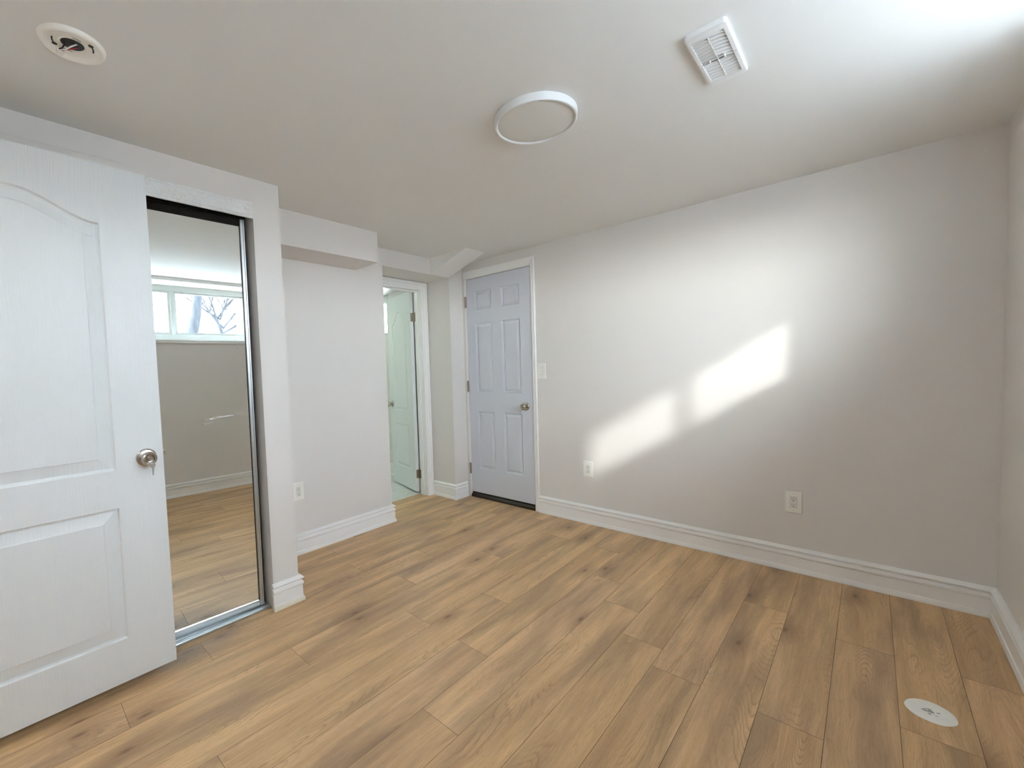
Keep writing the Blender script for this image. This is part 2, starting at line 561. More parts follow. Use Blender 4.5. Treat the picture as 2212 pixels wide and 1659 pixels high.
# right wall with doorway
DXL, DXR, DZT, DZB = -2.757, -2.045, 2.082, 0.052
bm = new()
bx(bm, -2.95, -2.779, B, B+0.14, 0, H)
bx(bm, -2.779, -2.030, B, B+0.14, 2.102, H)
bx(bm, -2.030, CW+0.36, B, B+0.14, 0, H)
struct('wall_right', bm, M['wall'], 'long greige wall with the sunlight patch, two outlets and the switch', 'wall')

# window wall
WY0, WY1, WZ0, WZ1 = 0.205, 2.185, 1.590, 2.196
bm = new()
bx(bm, CW, CW+0.34, BK-0.12, WY0, 0, H)
bx(bm, CW, CW+0.34, WY1, B, 0, H)
bx(bm, CW, CW+0.34, WY0, WY1, 0, WZ0)
bx(bm, CW, CW+0.34, WY0, WY1, WZ1, H)
struct('wall_window', bm, M['wall'], 'greige wall at the right edge, holding the high basement window', 'wall')

# wall behind the camera, with the doorway of the open door
bm = new()
bx(bm, -2.87, -2.10, BK-0.12, BK, 0, H)
bx(bm, -2.10, -1.262, BK-0.12, BK, 2.085, H)
bx(bm, -1.262, CW, BK-0.12, BK, 0, H)
struct('wall_back', bm, M['wall'], 'greige wall behind the viewer where the open door hangs', 'wall')
bm = new()
bx(bm, -2.9, -2.8, -1.72, BK-0.12, 0, H)
bx(bm, -0.9, -0.8, -1.72, BK-0.12, 0, H)
bx(bm, -2.8, -0.9, -1.72, -1.62, 0, H)
struct('wall_hallway', bm, M['wall'], 'greige hallway walls beyond the doorway behind the viewer', 'wall')

# closet wall
OY0, OY1, OZ1 = -0.30, 0.940, 2.113
bm = new()
bx(bm, -A1-0.115, -A1, OY1, Y3, 0, H)                # pillar
bx(bm, -A1-0.115, -A1, BK, OY0, 0, H)
bx(bm, -A1-0.115, -A1, OY0, OY1, OZ1, H)
bx(bm, -2.93, -A1-0.115, Y3-0.09, Y3, 0, H)          # closet side, facing the outlet wall
struct('wall_closet', bm, M['wall'], 'greige wall around the mirrored closet, with pillar at its right', 'wall')
bm = new()
bx(bm, -2.93, -2.87, BK, Y3-0.09, 0, H)
struct('wall_closet_back', bm, M['wall'], 'inner back wall of the closet behind the mirror doors', 'wall')

# left wall (outlet wall) : a thick block up to the alcove
bm = new()
bx(bm, -A3-0.12, -A2, Y3, Y0, 0, H)
struct('wall_left', bm, M['wall'], 'greige wall with one outlet between the closet pillar and the alcove', 'wall')

# alcove back wall with bathroom doorway
JY0, JY1, JZ = 2.262, 2.891, 2.012
bm = new()
bx(bm, -A3-0.105, -A3, Y0, JY0-0.02, 0, H)
bx(bm, -A3-0.105, -A3, JY1+0.02, Y2+0.02, 0, H)
bx(bm, -A3-0.105, -A3, JY0-0.02, JY1+0.02, JZ+0.02, H)
struct('wall_alcove', bm, M['wall'], 'recessed wall holding the bathroom doorway', 'wall')
# column between alcove and grey-blue door
bm = new()
bx(bm, -A3-0.0, -A2, Y2, B, 0, H)
struct('wall_column', bm, M['wall'], 'narrow greige corner column beside the pale blue-grey door', 'wall')
# soffit over the alcove + sloped wedge
bm = new()
bx(bm, -A3, -A2, Y0, Y2, HS, H)
struct('wall_soffit', bm, M['wall'], 'low soffit above the alcove in front of the bathroom doorway', 'soffit')
bm = new()
prism(bm, [(-A2, Y1, HS), (-A2+0.434, Y1, H), (-A2, Y1, H)], (0, Y2-Y1, 0))
struct('wall_wedge', bm, M['ceiling_white'], 'sloping wedge of drywall rising from the soffit corner to the ceiling', 'soffit')
bm = new()
bx(bm, -A2, -A2+0.292, Y3, 1.940, H-0.211, H)
struct('wall_bulkhead', bm, M['wall'], 'boxed bulkhead under the ceiling above the outlet wall', 'bulkhead')

# bathroom shell
bm = new()
bx(bm, -5.2, -3.231, 3.22, 3.34, 0, 1.675)
bx(bm, -5.2, -4.50, 3.22, 3.34, 1.675, 2.15)
bx(bm, -4.02, -3.231, 3.22, 3.34, 1.675, 2.15)
bx(bm, -5.2, -3.231, 3.22, 3.34, 2.15, H)
bx(bm, -3.231, -2.95, 3.22+0.0, 3.34, 0, H)
bx(bm, -3.430, -3.2312, 2.968, 3.2198, 0, H)  # unseen stub added behind the hinge to darken the door gap
bx(bm, -3.231, -A3, Y2+0.02, 3.22, 0, H)
struct('wall_bathroom_far', bm, M['wall'], 'bathroom wall with a small bright window and an added unseen stub behind the ajar door', 'wall')
bm = new()
bx(bm, -5.3, -5.2, 1.45, 3.34, 0, H)
bx(bm, -5.2, -3.231, 1.35, 1.45, 0, H)
struct('wall_bathroom_left', bm, M['wall'], 'hidden side walls of the bathroom', 'wall')
bm = new()
bx(bm, -5.2, -3.4302, 2.98, 3.22, 2.15, H)
struct('wall_bathroom_bulkhead', bm, M['wall'], 'bulkhead along the bathroom ceiling over the ajar door', 'bulkhead')
bm = new()
bx(bm, -4.50, -4.02, 3.25, 3.29, 1.675, 1.705); bx(bm, -4.50, -4.02, 3.25, 3.29, 2.06, 2.15)
bx(bm, -4.50, -4.47, 3.25, 3.29, 1.705, 2.06); bx(bm, -4.05, -4.02, 3.25, 3.29, 1.705, 2.06)
w2 = struct('window_2', bm, M['vinyl'], 'small bright bathroom window at the left edge of the doorway', 'window')
bm = new(); bx(bm, -4.47, -4.05, 3.268, 3.272, 1.705, 2.06)
obj('pane', bm, M['pane'], w2)
bm = new(); tube(bm, [(-4.48, 3.235, 2.05), (-4.03, 3.235, 2.05)], 0.014, 12)
obj('blind_roll', bm, M['white_plastic'], w2, True)

# ------------------------------------------------------------------ baseboards
PROF = [(0, 0), (.0235, 0), (.0240, .0150), (.0215, .0195), (.0205, .0245), (.0165, .0275), (.0160, .0860), (.0125, .0870), (.0125, .0886), (.0185, .0900),
        (.0215, .0960), (.0215, .1020), (.0180, .1090), (.0110, .1140), (.0085, .1170), (.0085, .1205), (.0200, .1225), (.0225, .1250), (.0225, .1290), (.0190, .1335), (.0110, .1395), (.0075, BB), (0, BB)]
def base(bm, p0, p1, nrm, m0=0, m1=0, prof=PROF, zz=0.0):
    """moulding from p0 to p1 on a wall with room-side normal nrm; m=+1 inner mitre, -1 outer mitre"""
    p0, p1, n = Vector(p0), Vector(p1), Vector(nrm)
    t = (p1-p0).normalized()
    ra, rb = [], []
    for d, z in prof:
        a = p0 + n*d + t*(m0*d)
        b = p1 + n*d - t*(m1*d)
        ra.append(bm.verts.new((a.x, a.y, z+zz)))
        rb.append(bm.verts.new((b.x, b.y, z+zz)))
    k = len(prof)
    for i in range(k):
        j = (i+1) % k
        bm.faces.new([ra[i], ra[j], rb[j], rb[i]])
    bm.faces.new(ra[::-1])
    bm.faces.new(rb)
E1 = 0.0004
bm = new(); base(bm, (-1.997, B), (CW, B), (0, -1), 0, 1)
struct('baseboard_right', bm, M['trim'], 'white moulded baseboard along the sunlit right wall', 'baseboard', True)
bm = new(); base(bm, (CW, B), (CW, BK), (-1, 0), 1, 1)
struct('baseboard_window', bm, M['trim'], 'white moulded baseboard at the right edge below the window wall', 'baseboard', True)
bm = new()
base(bm, (-A1, OY1-0.008), (-A1, Y3), (1, 0), 0, -1)
base(bm, (-A1, Y3), (-A2, Y3), (0, 1), -1, 1)
struct('baseboard_pillar', bm, M['trim'], 'short white baseboard wrapping the pillar beside the mirror', 'baseboard', True)
bm = new()
base(bm, (-A1, OY1-0.0085), (-A1, Y3), (1, 0), 0, -1, [(.0230, .0006), (.0242, .0006), (.0247, .0153), (.0221, .0200), (.0211, .0250), (.0204, .0250)])
obj('caulk_strip', bm, M['trim_old'], bpy.data.objects['baseboard_pillar'])['label'] = 'yellowed lower lip'
bm = new()
base(bm, (-A2, Y3), (-A2, Y0), (1, 0), 1, -1)
base(bm, (-A2, Y0), (-A3, Y0), (0, 1), -1, 0)
struct('baseboard_left', bm, M['trim'], 'white moulded baseboard below the outlet left of the alcove', 'baseboard', True)
bm = new()
base(bm, (-3.094, Y2), (-A2, Y2), (0, -1), 0, -1)
base(bm, (-A2, Y2), (-A2, B-0.020), (1, 0), -1, 0)
struct('baseboard_column', bm, M['trim'], 'white moulded baseboard wrapping the corner column', 'baseboard', True)
bm = new(); base(bm, (-5.19, 3.22), (-3.432, 3.22), (0, -1), 0, 0)
struct('baseboard_bathroom', bm, M['trim'], 'white baseboard inside the bathroom behind the ajar door', 'baseboard', True)
bm = new()
base(bm, (-1.19, BK), (CW, BK), (0, 1), 0, 1)
struct('baseboard_back', bm, M['trim'], 'white moulded baseboard on the wall behind the viewer', 'baseboard', True)

# ------------------------------------------------------------------ casings
def frame_member(bm, p0, p1, inward, nrm, width, prof, m0, m1):
    """casing from p0 to p1 (inner edge line); outward = -inward; prof: (distance from inner edge, depth)"""
    p0, p1, inw, n = Vector(p0), Vector(p1), Vector(inward), Vector(nrm)
    t = (p1-p0).normalized()
    ra = [bm.verts.new(p0 - inw*w + n*d - t*(m0*w)) for w, d in prof]
    rb = [bm.verts.new(p1 - inw*w + n*d + t*(m1*w)) for w, d in prof]
    k = len(prof)
    for i in range(k):
        j = (i+1) % k
        bm.faces.new([ra[i], ra[j], rb[j], rb[i]])
    bm.faces.new(ra[::-1])
    bm.faces.new(rb)
def cas_prof(w):
    return [(0, 0), (0, .006), (.004, .009), (w*.22, .0095), (w*.26, .013), (w*.44, .0145), (w*.50, .0115), (w*.66, .0125), (w*.72, .017), (w*.95, .0185), (w, .0165), (w, 0)]
# exterior style door casing : header + right leg
bm = new()
frame_member(bm, (-2.041, B, 0.0), (-2.041, B, 2.094), (-1, 0, 0), (0, -1, 0), .043, cas_prof(.043), 0, 1)
struct('trim_1', bm, M['trim'], 'white fluted casing on the right side of the pale blue-grey door', 'door casing', True)
bm = new()
frame_member(bm, (-2.778, B, 2.094), (-2.041, B, 2.094), (0, 0, -1), (0, -1, 0), .063, [(0, 0), (0, .008), (.004, .011), (.010, .0115), (.012, .013), (.052, .0155), (.058, .0165), (.063, .0150), (.063, 0)], 0, .68)
struct('trim_2', bm, M['trim'], 'white casing board above the pale blue-grey door', 'door casing', True)
# bathroom casing + jamb
bm = new()
XA = -A3
frame_member(bm, (XA, JY1, 0.0), (XA, JY1, JZ), (0, -1, 0), (1, 0, 0), .070, cas_prof(.070), 0, 1)
frame_member(bm, (XA, JY0, JZ), (XA, JY1, JZ), (0, 0, -1), (1, 0, 0), .070, cas_prof(.070), 0, 1)
frame_member(bm, (XA, JY0, 0.0), (XA, JY0, JZ), (0, 1, 0), (1, 0, 0), .040, cas_prof(.040), 0, 1)
struct('trim_3', bm, M['trim'], 'white moulded casing around the narrow bathroom doorway', 'door casing', True)
bm = new()
bx(bm, XA-0.105, XA+0.002, JY1, JY1+0.018, 0.001, JZ+0.016)
bx(bm, XA-0.105, XA+0.002, JY0-0.018, JY0, 0.001, JZ+0.016)
bx(bm, XA-0.105, XA+0.002, JY0, JY1, JZ, JZ+0.016)
bx(bm, XA-0.078, XA-0.042, JY1-0.011, JY1, 0.001, JZ, 0.002)
bx(bm, XA-0.078, XA-0.042, JY0, JY0+0.011, 0.001, JZ, 0.002)
bx(bm, XA-0.078, XA-0.042, JY0+0.011, JY1-0.011, JZ-0.011, JZ, 0.002)
struct('trim_4', bm, M['trim'], 'white jamb and door stop lining the bathroom doorway', 'door jamb')
# jamb of the exterior style door
bm = new()
bx(bm, -2.779, -2.7605, B-0.001, B+0.139, 0.001, 2.101)
bx(bm, -2.0415, -2.030, B-0.001, B+0.139, 0.001, 2.101)
bx(bm, -2.7605, -2.0415, B-0.001, B+0.139, 2.0865, 2.101)
bx(bm, -2.7605, -2.745, B+0.045, B+0.09, 0.04, 2.0865)
bx(bm, -2.057, -2.0415, B+0.045, B+0.09, 0.04, 2.0865)
bx(bm, -2.745, -2.057, B+0.045, B+0.09, 2.070, 2.0865)
struct('trim_5', bm, M['trim'], 'white jamb around the pale blue-grey door', 'door jamb')
bm = new()
prism(bm, [(-2.7600, B-0.012, 0.0008), (-2.7600, B-0.012, 0.020), (-2.7600, B+0.004, 0.034), (-2.7600, B+0.139, 0.034), (-2.7600, B+0.139, 0.0008)], (0.718, 0, 0))
struct('trim_6', bm, M['brown'], 'black-brown threshold under the pale blue-grey door', 'threshold')
# casing of the doorway behind the viewer
bm = new()
frame_member(bm, (-1.280, BK, 0), (-1.280, BK, 2.072), (-1, 0, 0), (0, 1, 0), .065, cas_prof(.065), 0, 1)
frame_member(bm, (-2.090, BK, 2.072), (-1.280, BK, 2.072), (0, 0, -1), (0, 1, 0), .065, cas_prof(.065), 0, 1)
bx(bm, -1.2805, -1.2625, BK-0.119, BK+0.001, 0.001, 2.084)
bx(bm, -2.0995, -2.0815, BK-0.119, BK+0.001, 0.001, 2.084)
bx(bm, -2.0815, -1.2805, BK-0.119, BK+0.001, 2.070, 2.084)
struct('trim_7', bm, M['trim'], 'white casing and jamb of the doorway behind the viewer', 'door casing', True)

# ------------------------------------------------------------------ panelled door slabs
def offset_poly(P, d):
    """inset a CCW 2D polygon by d with mitred corners"""
    n = len(P)
    out = []
    for i in range(n):
        a, b, c = Vector(P[i-1]), Vector(P[i]), Vector(P[(i+1) % n])
        e1 = (b-a).normalized()
        e2 = (c-b).normalized()
        n1 = Vector((-e1.y, e1.x))
        n2 = Vector((-e2.y, e2.x))
        k = n1+n2
        k = k/max(1e-6, k.dot(n1)) if k.length > 1e-6 else n1
        out.append(tuple(b + k*d))
    return out

def slab_face(bm, w, h, panels, prof, put):
    """panelled face of a door leaf: panels are CCW outlines, prof is (inset, depth)"""
    outer = [(0, 0), (w, 0), (w, h), (0, h)]
    loops = [outer] + panels
    pts3 = [[Vector((p[0], p[1], 0)) for p in lp] for lp in loops]
    tris = tessellate_polygon(pts3)
    flat = [p for lp in loops for p in lp]
    vs = [bm.verts.new(put(p[0], p[1], 0)) for p in flat]
    for t in tris:
        try:
            bm.faces.new([vs[i] for i in t])
        except ValueError:
            pass
    base_i = 4
    for P in panels:
        prev = vs[base_i:base_i+len(P)]
        base_i += len(P)
        n = len(P)
        for ins, dep in prof[1:]:
            Q = offset_poly(P, ins)
            cur = [bm.verts.new(put(q[0], q[1], dep)) for q in Q]
            for i in range(n):
                j = (i+1) % n
                bm.faces.new([prev[i], prev[j], cur[j], cur[i]])
            prev = cur
            last = Q
        tr = tessellate_polygon([[Vector((q[0], q[1], 0)) for q in last]])
        for t in tr:
            try:
                bm.faces.new([prev[i] for i in t])
            except ValueError:
                pass
    return vs[:4]

def rect(x0, x1, z0, z1):
    return [(x0, z0), (x1, z0), (x1, z1), (x0, z1)]

def arch(x0, x1, z0, zs, zt, n=28):
    """panel with cathedral arch top: CCW, shoulders at zs, crown at zt"""
    P = [(x0, z0), (x1, z0)]
    cx, hw = (x0+x1)/2, (x1-x0)/2
    for i in range(n+1):
        u = 1 - 2*i/n
        a = abs(u)
        f = 0.5+0.5*math.cos(PI*min(1, (a**1.0)*1.0)) if a < 1 else 0
        P.append((cx+u*hw, zs + (zt-zs)*f))
    return P

def leaf(name, w, h, th, panels, prof, mat, label, cat, org, ang, both=True):
    """local frame: x along the width from the hinge, y = thickness (front at y=0, back at y=th), z up"""
    bm = new()
    f = slab_face(bm, w, h, panels, prof, lambda a, b, d: (a, d, b))
    if both:
        g = slab_face(bm, w, h, panels, prof, lambda a, b, d: (a, th-d, b))
    else:
        g = [bm.verts.new((a, th, b)) for a, b in ((0, 0), (w, 0), (w, h), (0, h))]
        bm.faces.new(g)
    for i in range(4):
        j = (i+1) % 4
        bm.faces.new([f[i], f[j], g[j], g[i]])
    o = obj(name, bm, mat)
    tag(o, label, cat, kind='structure')
    o.location = org
    o.rotation_euler = (0, 0, ang)
    return o

PR_BIG = [(0, 0), (.0015, .0030), (.0045, .0100), (.0110, .0125), (.0150, .0115), (.0500, .0035), (.0525, .0020), (.0535, .0005)]
PR_SM = [(0, 0), (.0015, .0012), (.0040, .0085), (.0070, .0095), (.0085, .0065), (.0115, .0065), (.0130, .0120), (.0160, .0120), (.0340, .0035), (.0360, .0030)]
PR_BATH = [(0, 0), (.003, .0030), (.007, .0080), (.012, .0090), (.038, .0022), (.040, .0016)]

KNOB = [(0.033, 0), (0.0335, .003), (0.031, .0065), (0.022, .0085), (0.014, .011), (0.0125, .017), (0.0130, .025), (0.0185, .030), (0.0245, .036), (0.0270, .044),
        (0.0265, .052), (0.0235, .0575), (0.0195, .0600), (0.0160, .0590), (0.0145, .0555), (0.0110, .0535), (0.0, .0535)]
ROSE = [(0.0360, 0), (0.0362, .0025), (0.0345, .0060), (0.0300, .0085), (0.0145, .0095)]
KN2 = [(0.0130, .0085), (0.0125, .017), (0.0130, .022), (0.0175, .028), (0.0245, .034), (0.0275, .042),
       (0.0272, .050), (0.0245, .0560), (0.0205, .0595), (0.0170, .0590), (0.0150, .0550), (0.0110, .0535), (0.0, .0535)]

def knob_set(parent, p, axis, lock=True, name='door_knob'):
    bm = new()
    lathe(bm, KN2, p, axis, 48)
    k = obj(name, bm, M['nickel'], parent, True, 40)
    bm = new()
    lathe(bm, ROSE, p, axis, 48)
    obj('rose', bm, M['nickel'], k, True, 40)
    if lock:
        bm = new()
        a = Vector(axis).normalized()
        lathe(bm, [(0.0068, .0535), (0.0068, .0585), (0.0060, .0592), (0, .0592)], p, axis, 24)
        obj('lock_cylinder', bm, M['dull_nickel'], k, True, 40)
    return k

def key_blade(bm, M4):
    """a flat key in its own xz plane, bow at the top, hanging down; M4 places it"""
    out = [(-.0030, -.012), (-.0085, -.007), (-.0105, 0), (-.0085, .006), (-.0040, .0105), (.0040, .0105), (.0085, .006), (.0105, 0), (.0085, -.007), (.0030, -.012),
           (.0026, -.018), (.0026, -.022), (.0016, -.0245), (.0028, -.0265), (.0017, -.029), (.0027, -.031), (.0015, -.0335), (.0025, -.0355), (.0016, -.039), (-.0008, -.042), (-.0030, -.0395)]
    hole = [(.0028*math.cos(a), .0060+.0028*math.sin(a)) for a in [2*PI*i/12 for i in range(12)]][::-1]
    loops = [out[::-1], hole]
    tris = tessellate_polygon([[Vector((p[0], p[1], 0)) for p in lp] for lp in loops])
    flat = [p for lp in loops for p in lp]
    t = .0011
    A_ = [bm.verts.new(M4 @ Vector((p[0], -t, p[1]))) for p in flat]
    B_ = [bm.verts.new(M4 @ Vector((p[0], t, p[1]))) for p in flat]
    for tr in tris:
        bm.faces.new([A_[i] for i in tr])
        bm.faces.new([B_[i] for i in tr[::-1]])
    s = 0
    for lp in loops:
        n = len(lp)
        for i in range(n):
            j = (i+1) % n
            bm.faces.new([A_[s+i], B_[s+i], B_[s+j], A_[s+j]])
        s += n

def place(loc, xa, ya, za):
    m = Matrix((Vector(xa).normalized(), Vector(ya).normalized(), Vector(za).normalized())).transposed().to_4x4()
    m.translation = Vector(loc)
    return m

def hinge(parent, loc, up_h=0.09, leafs=None, name='hinge', mat='dull_nickel'):
    bm = new()
    x, y, z = loc
    lathe(bm, [(0.0035, -.003), (0.0062, 0), (0.0062, up_h), (0.0035, up_h+.003)], (x, y, z), (0, 0, 1), 16)
    for k in (1, 2, 3, 4):
        lathe(bm, [(0.0066, 0), (0.0066, .0012)], (x, y, z+up_h*k/5), (0, 0, 1), 16)
    for l in (leafs or []):
        bx(bm, *l)
    return obj(name, bm, M[mat], parent, True, 30)

# --- door_1 : the open door in the left foreground
W1, H1 = 0.813, 2.030
hx, hy = -2.0925, -0.355
ang1 = math.atan2(0.458+0.355, -2.1120-hx)     # leaf direction from hinge to free edge
PZ = 0.038
def L1(y):      # world y -> local width coordinate
    return (y-hy)
p_top = arch(L1(-0.189), L1(0.297), 0.886-PZ, 1.842-PZ, 1.925-PZ)
p_bot = rect(L1(-0.189), L1(0.297), 0.211-PZ, 0.737-PZ)
# local x = towards free edge, local y = thickness away from the room side: rotate so local +y points to -x
d1 = leaf('door_1', W1, H1, 0.035, [p_top, p_bot], PR_BIG, M['door'],
          'large white two-panel arched door standing open in the left foreground', 'door', (hx, hy, PZ), ang1)
# knob side is local -y (room side); local coordinates for the parts
k1 = knob_set(d1, (W1-0.060, 0.0, 0.922-PZ), (0, -1, 0))
k1b = knob_set(d1, (W1-0.060, 0.035, 0.922-PZ), (0, 1, 0), False)
bm = new()
bx(bm, W1-0.0015, W1+0.0006, 0.006, 0.029, 0.932-PZ-0.028, 0.932-PZ+0.028)
prism(bm, [(W1, 0.010, 0.932-PZ-0.009), (W1+0.011, 0.010, 0.932-PZ-0.009), (W1, 0.026, 0.932-PZ-0.009)], (0, 0, 0.018))
obj('latch', bm, M['nickel'], d1)
for zz in (0.16, 0.97, 1.78):
    hinge(d1, (-0.004, -0.004, zz), leafs=[(-0.002, 0.0, -0.001, 0.030, zz, zz+0.09)])

def to_world(o, p):
    return Matrix.Translation(o.location) @ Matrix.Rotation(o.rotation_euler[2], 4, 'Z') @ Vector(p)

def key_ring(name, label, door, kp, n):
    """kp local point of the lock face centre on the door; n local outward normal (0,-1,0)"""
    c = to_world(door, kp)
    rot = Matrix.Rotation(door.rotation_euler[2], 4, 'Z')
    ax = (rot @ Vector(n)).normalized()
    side = Vector((0, 0, 1)).cross(ax).normalized()
    root = empty(name, c)
    tag(root, label, 'keys')
    # key pushed in the lock: bow sticks out along ax, bow plane vertical
    bm = new()
    M4 = place(c + ax*0.0170 - c, Vector((0, 0, 1)), side, ax)
    key_blade(bm, M4)
    obj('inserted_key', bm, M['steel_key'], root)
    rc = ax*0.0225 + Vector((0, 0, -0.0085))
    bm = new()
    torus(bm, rc, side*0.5+ax*0.6, 0.0088, 0.0007)
    obj('split_ring', bm, M['steel_key'], root, True)
    kp2 = rc + Vector((0, 0, -0.0088-0.0045)) + side*0.002
    bm = new()
    M4 = place(kp2, side*0.93 + ax*0.3, ax*0.93 - side*0.3, Vector((0, 0, 1)))
    key_blade(bm, M4)
    obj('hanging_key', bm, M['steel_key'], root)
    return root
key_ring('key_ring', 'pair of steel keys hanging from the knob of the open white door', d1, (W1-0.060, -0.0595, 0.922-PZ), (0, -1, 0))

# --- door_2 : the closed six-panel door
W2_, H2_ = 0.712, 2.030
def X2(x):
    return x-DXL
pan = []
for xa, xb in ((-2.655, -2.460), (-2.352, -2.156)):
    for za, zb in ((1.782, 1.960), (1.011, 1.662), (0.286, 0.834)):
        pan.append(rect(X2(xa), X2(xb), za-DZB, zb-DZB))
d2 = leaf('door_2', W2_, H2_, 0.044, pan, PR_SM, M['door_plain'], 'closed pale blue-grey six-panel door in the right wall', 'door', (DXL, B-0.002, DZB), 0.0, both=False)
knob_set(d2, (X2(-2.115), 0.0, 0.898-DZB), (0, -1, 0))
for zz in (1.822, 1.020, 0.226):
    hinge(d2, (-0.009, -0.0085, zz-DZB), 0.102, [(-0.0035, -0.0005, -0.004, 0.030, zz-DZB, zz-DZB+0.102)])
bm = new(); bx(bm, 0.002, W2_-0.002, 0.004, 0.040, -0.017, -0.0005)
obj('door_sweep', bm, M['black'], d2)
bm = new()
bx(bm, 0.0, W2_, 0.004, 0.030, H2_+0.0003, H2_+0.0042)
bx(bm, W2_+0.0002, W2_+0.0032, 0.006, 0.030, 0.0, H2_+0.0042)
bx(bm, -0.0032, -0.0002, 0.008, 0.030, 0.0, H2_+0.0042)
obj('gap_shade_strip', bm, M['black'], d2)  # black strips added in the gaps to stop light leaks and darken the edges
key_ring('key_ring', 'tiny keys hanging from the knob of the pale blue-grey six-panel door', d2, (X2(-2.115), -0.0595, 0.898-DZB), (0, -1, 0))

# --- door_3 : bathroom door, swung inwards
W3_, H3_ = 0.575, 2.000
ang3 = math.atan2(3.012-2.858, -3.802+3.243)
def bath():
    tp = arch(0.115, W3_-0.115, 0.80, 1.70, 1.835, 24)
    bt = rect(0.115, W3_-0.115, 0.205, 0.66)
    o = leaf('door_3', W3_, H3_, 0.035, [tp, bt], PR_BATH, M['door'], 'white arched-panel bathroom door swung open beyond the alcove', 'door', (-3.243, 2.858, 0.026), ang3)
    return o
d3 = bath()
# front (panel) side has to face the viewer: local +y here points towards -y world after the rotation by ~165 deg
o3 = d3
o3.location = Vector((-3.243, 2.858+0.0, 0.026)) + Vector((0, 0, 0))
# the leaf body lies on the +y side in the world : shift it by its thickness
nv = Matrix.Rotation(ang3, 3, 'Z') @ Vector((0, 1, 0))
o3.location = o3.location - nv*0.035
knob_set(d3, (W3_-0.06, 0.035, 0.86), (0, 1, 0), False)
knob_set(d3, (W3_-0.06, 0.0, 0.86), (0, -1, 0), False)
M3I = (Matrix.Translation(d3.location) @ Matrix.Rotation(ang3, 4, 'Z')).inverted()
for zz in (1.70, 0.135):
    hg = hinge(d3, (-0.0075, 0.0005, zz), 0.085, [(-0.0022, 0.0, 0.003, 0.030, zz, zz+0.085)])
    bm = new()
    bx(bm, -3.2160, -3.1860, JY1-0.0022, JY1-0.0002, zz+0.026, zz+0.026+0.085)
    bmesh.ops.transform(bm, matrix=M3I, verts=bm.verts[:])
    obj('jamb_leaf', bm, M['dull_nickel'], hg)

# ------------------------------------------------------------------ mirrored closet
# fascia over the closet track
bm = new()
XF = -A1
prof = [(-.004, 2.033), (.0035, 2.033), (.0045, 2.036), (.0045, 2.043), (.0025, 2.045), (.0025, 2.047), (.0040, 2.049), (.0040, 2.098), (.0065, 2.103), (.0065, 2.1115), (.0045, 2.1128), (-.004, 2.1128)]
n_ = len(prof)
va = [bm.verts.new((XF+d, OY0+0.001, z)) for d, z in prof]
vb = [bm.verts.new((XF+d, OY1-0.0005, z)) for d, z in prof]
for i in range(n_):
    j = (i+1) % n_
    bm.faces.new([va[i], va[j], vb[j], vb[i]])
bm.faces.new(va[::-1]); bm.faces.new(vb)
root = empty('closet_track', (0, 0, 0))
tag(root, 'white film-covered fascia with its double sliding track above the mirror', 'closet track')
obj('fascia', bm, M['film'], root)
bm = new()
bx(bm, XF-0.112, XF-0.005, OY0+0.001, OY1-0.001, 2.0985, 2.1120)
for xx in (-.050, -.100):
    bx(bm, XF+xx, XF+xx+0.003, OY0+0.001, OY1-0.001, 2.060, 2.0984)
obj('header_track', bm, M['dark'], root)  # dark colour stands for the shadow inside the closet header

root = empty('floor_track', (0, 0, 0))
tag(root, 'silver double-channel track on the floor under the mirror', 'closet track')
bm = new()
FX = -2.272
fp = [(0, 0.0005), (.002, .0100), (-.001, .0112), (-.009, .0112), (-.011, .0060), (-.015, .0060), (-.017, .0120), (-.019, .0120), (-.020, .0050), (-.033, .0050), (-.034, .0125),
      (-.0365, .0125), (-.038, .0040), (-.060, .0040), (-.062, .0125), (-.068, .0125), (-.069, .0005)]
va = [bm.verts.new((FX+d, OY0+0.001, z)) for d, z in fp]
vb = [bm.verts.new((FX+d, OY1-0.001, z)) for d, z in fp]
n_ = len(fp)
for i in range(n_):
    j = (i+1) % n_
    bm.faces.new([va[i], va[j], vb[j], vb[i]])
bm.faces.new(va[::-1]); bm.faces.new(vb)
obj('channel', bm, M['alu'], root)
for yy in (0.56, 0.86):
    bm = new(); lathe(bm, [(.0035, 0), (.0030, .0012), (0, .0014)], (FX-.013, yy, .0060), (0, 0, 1), 12)
    obj('screw', bm, M['dull_nickel'], root, True)

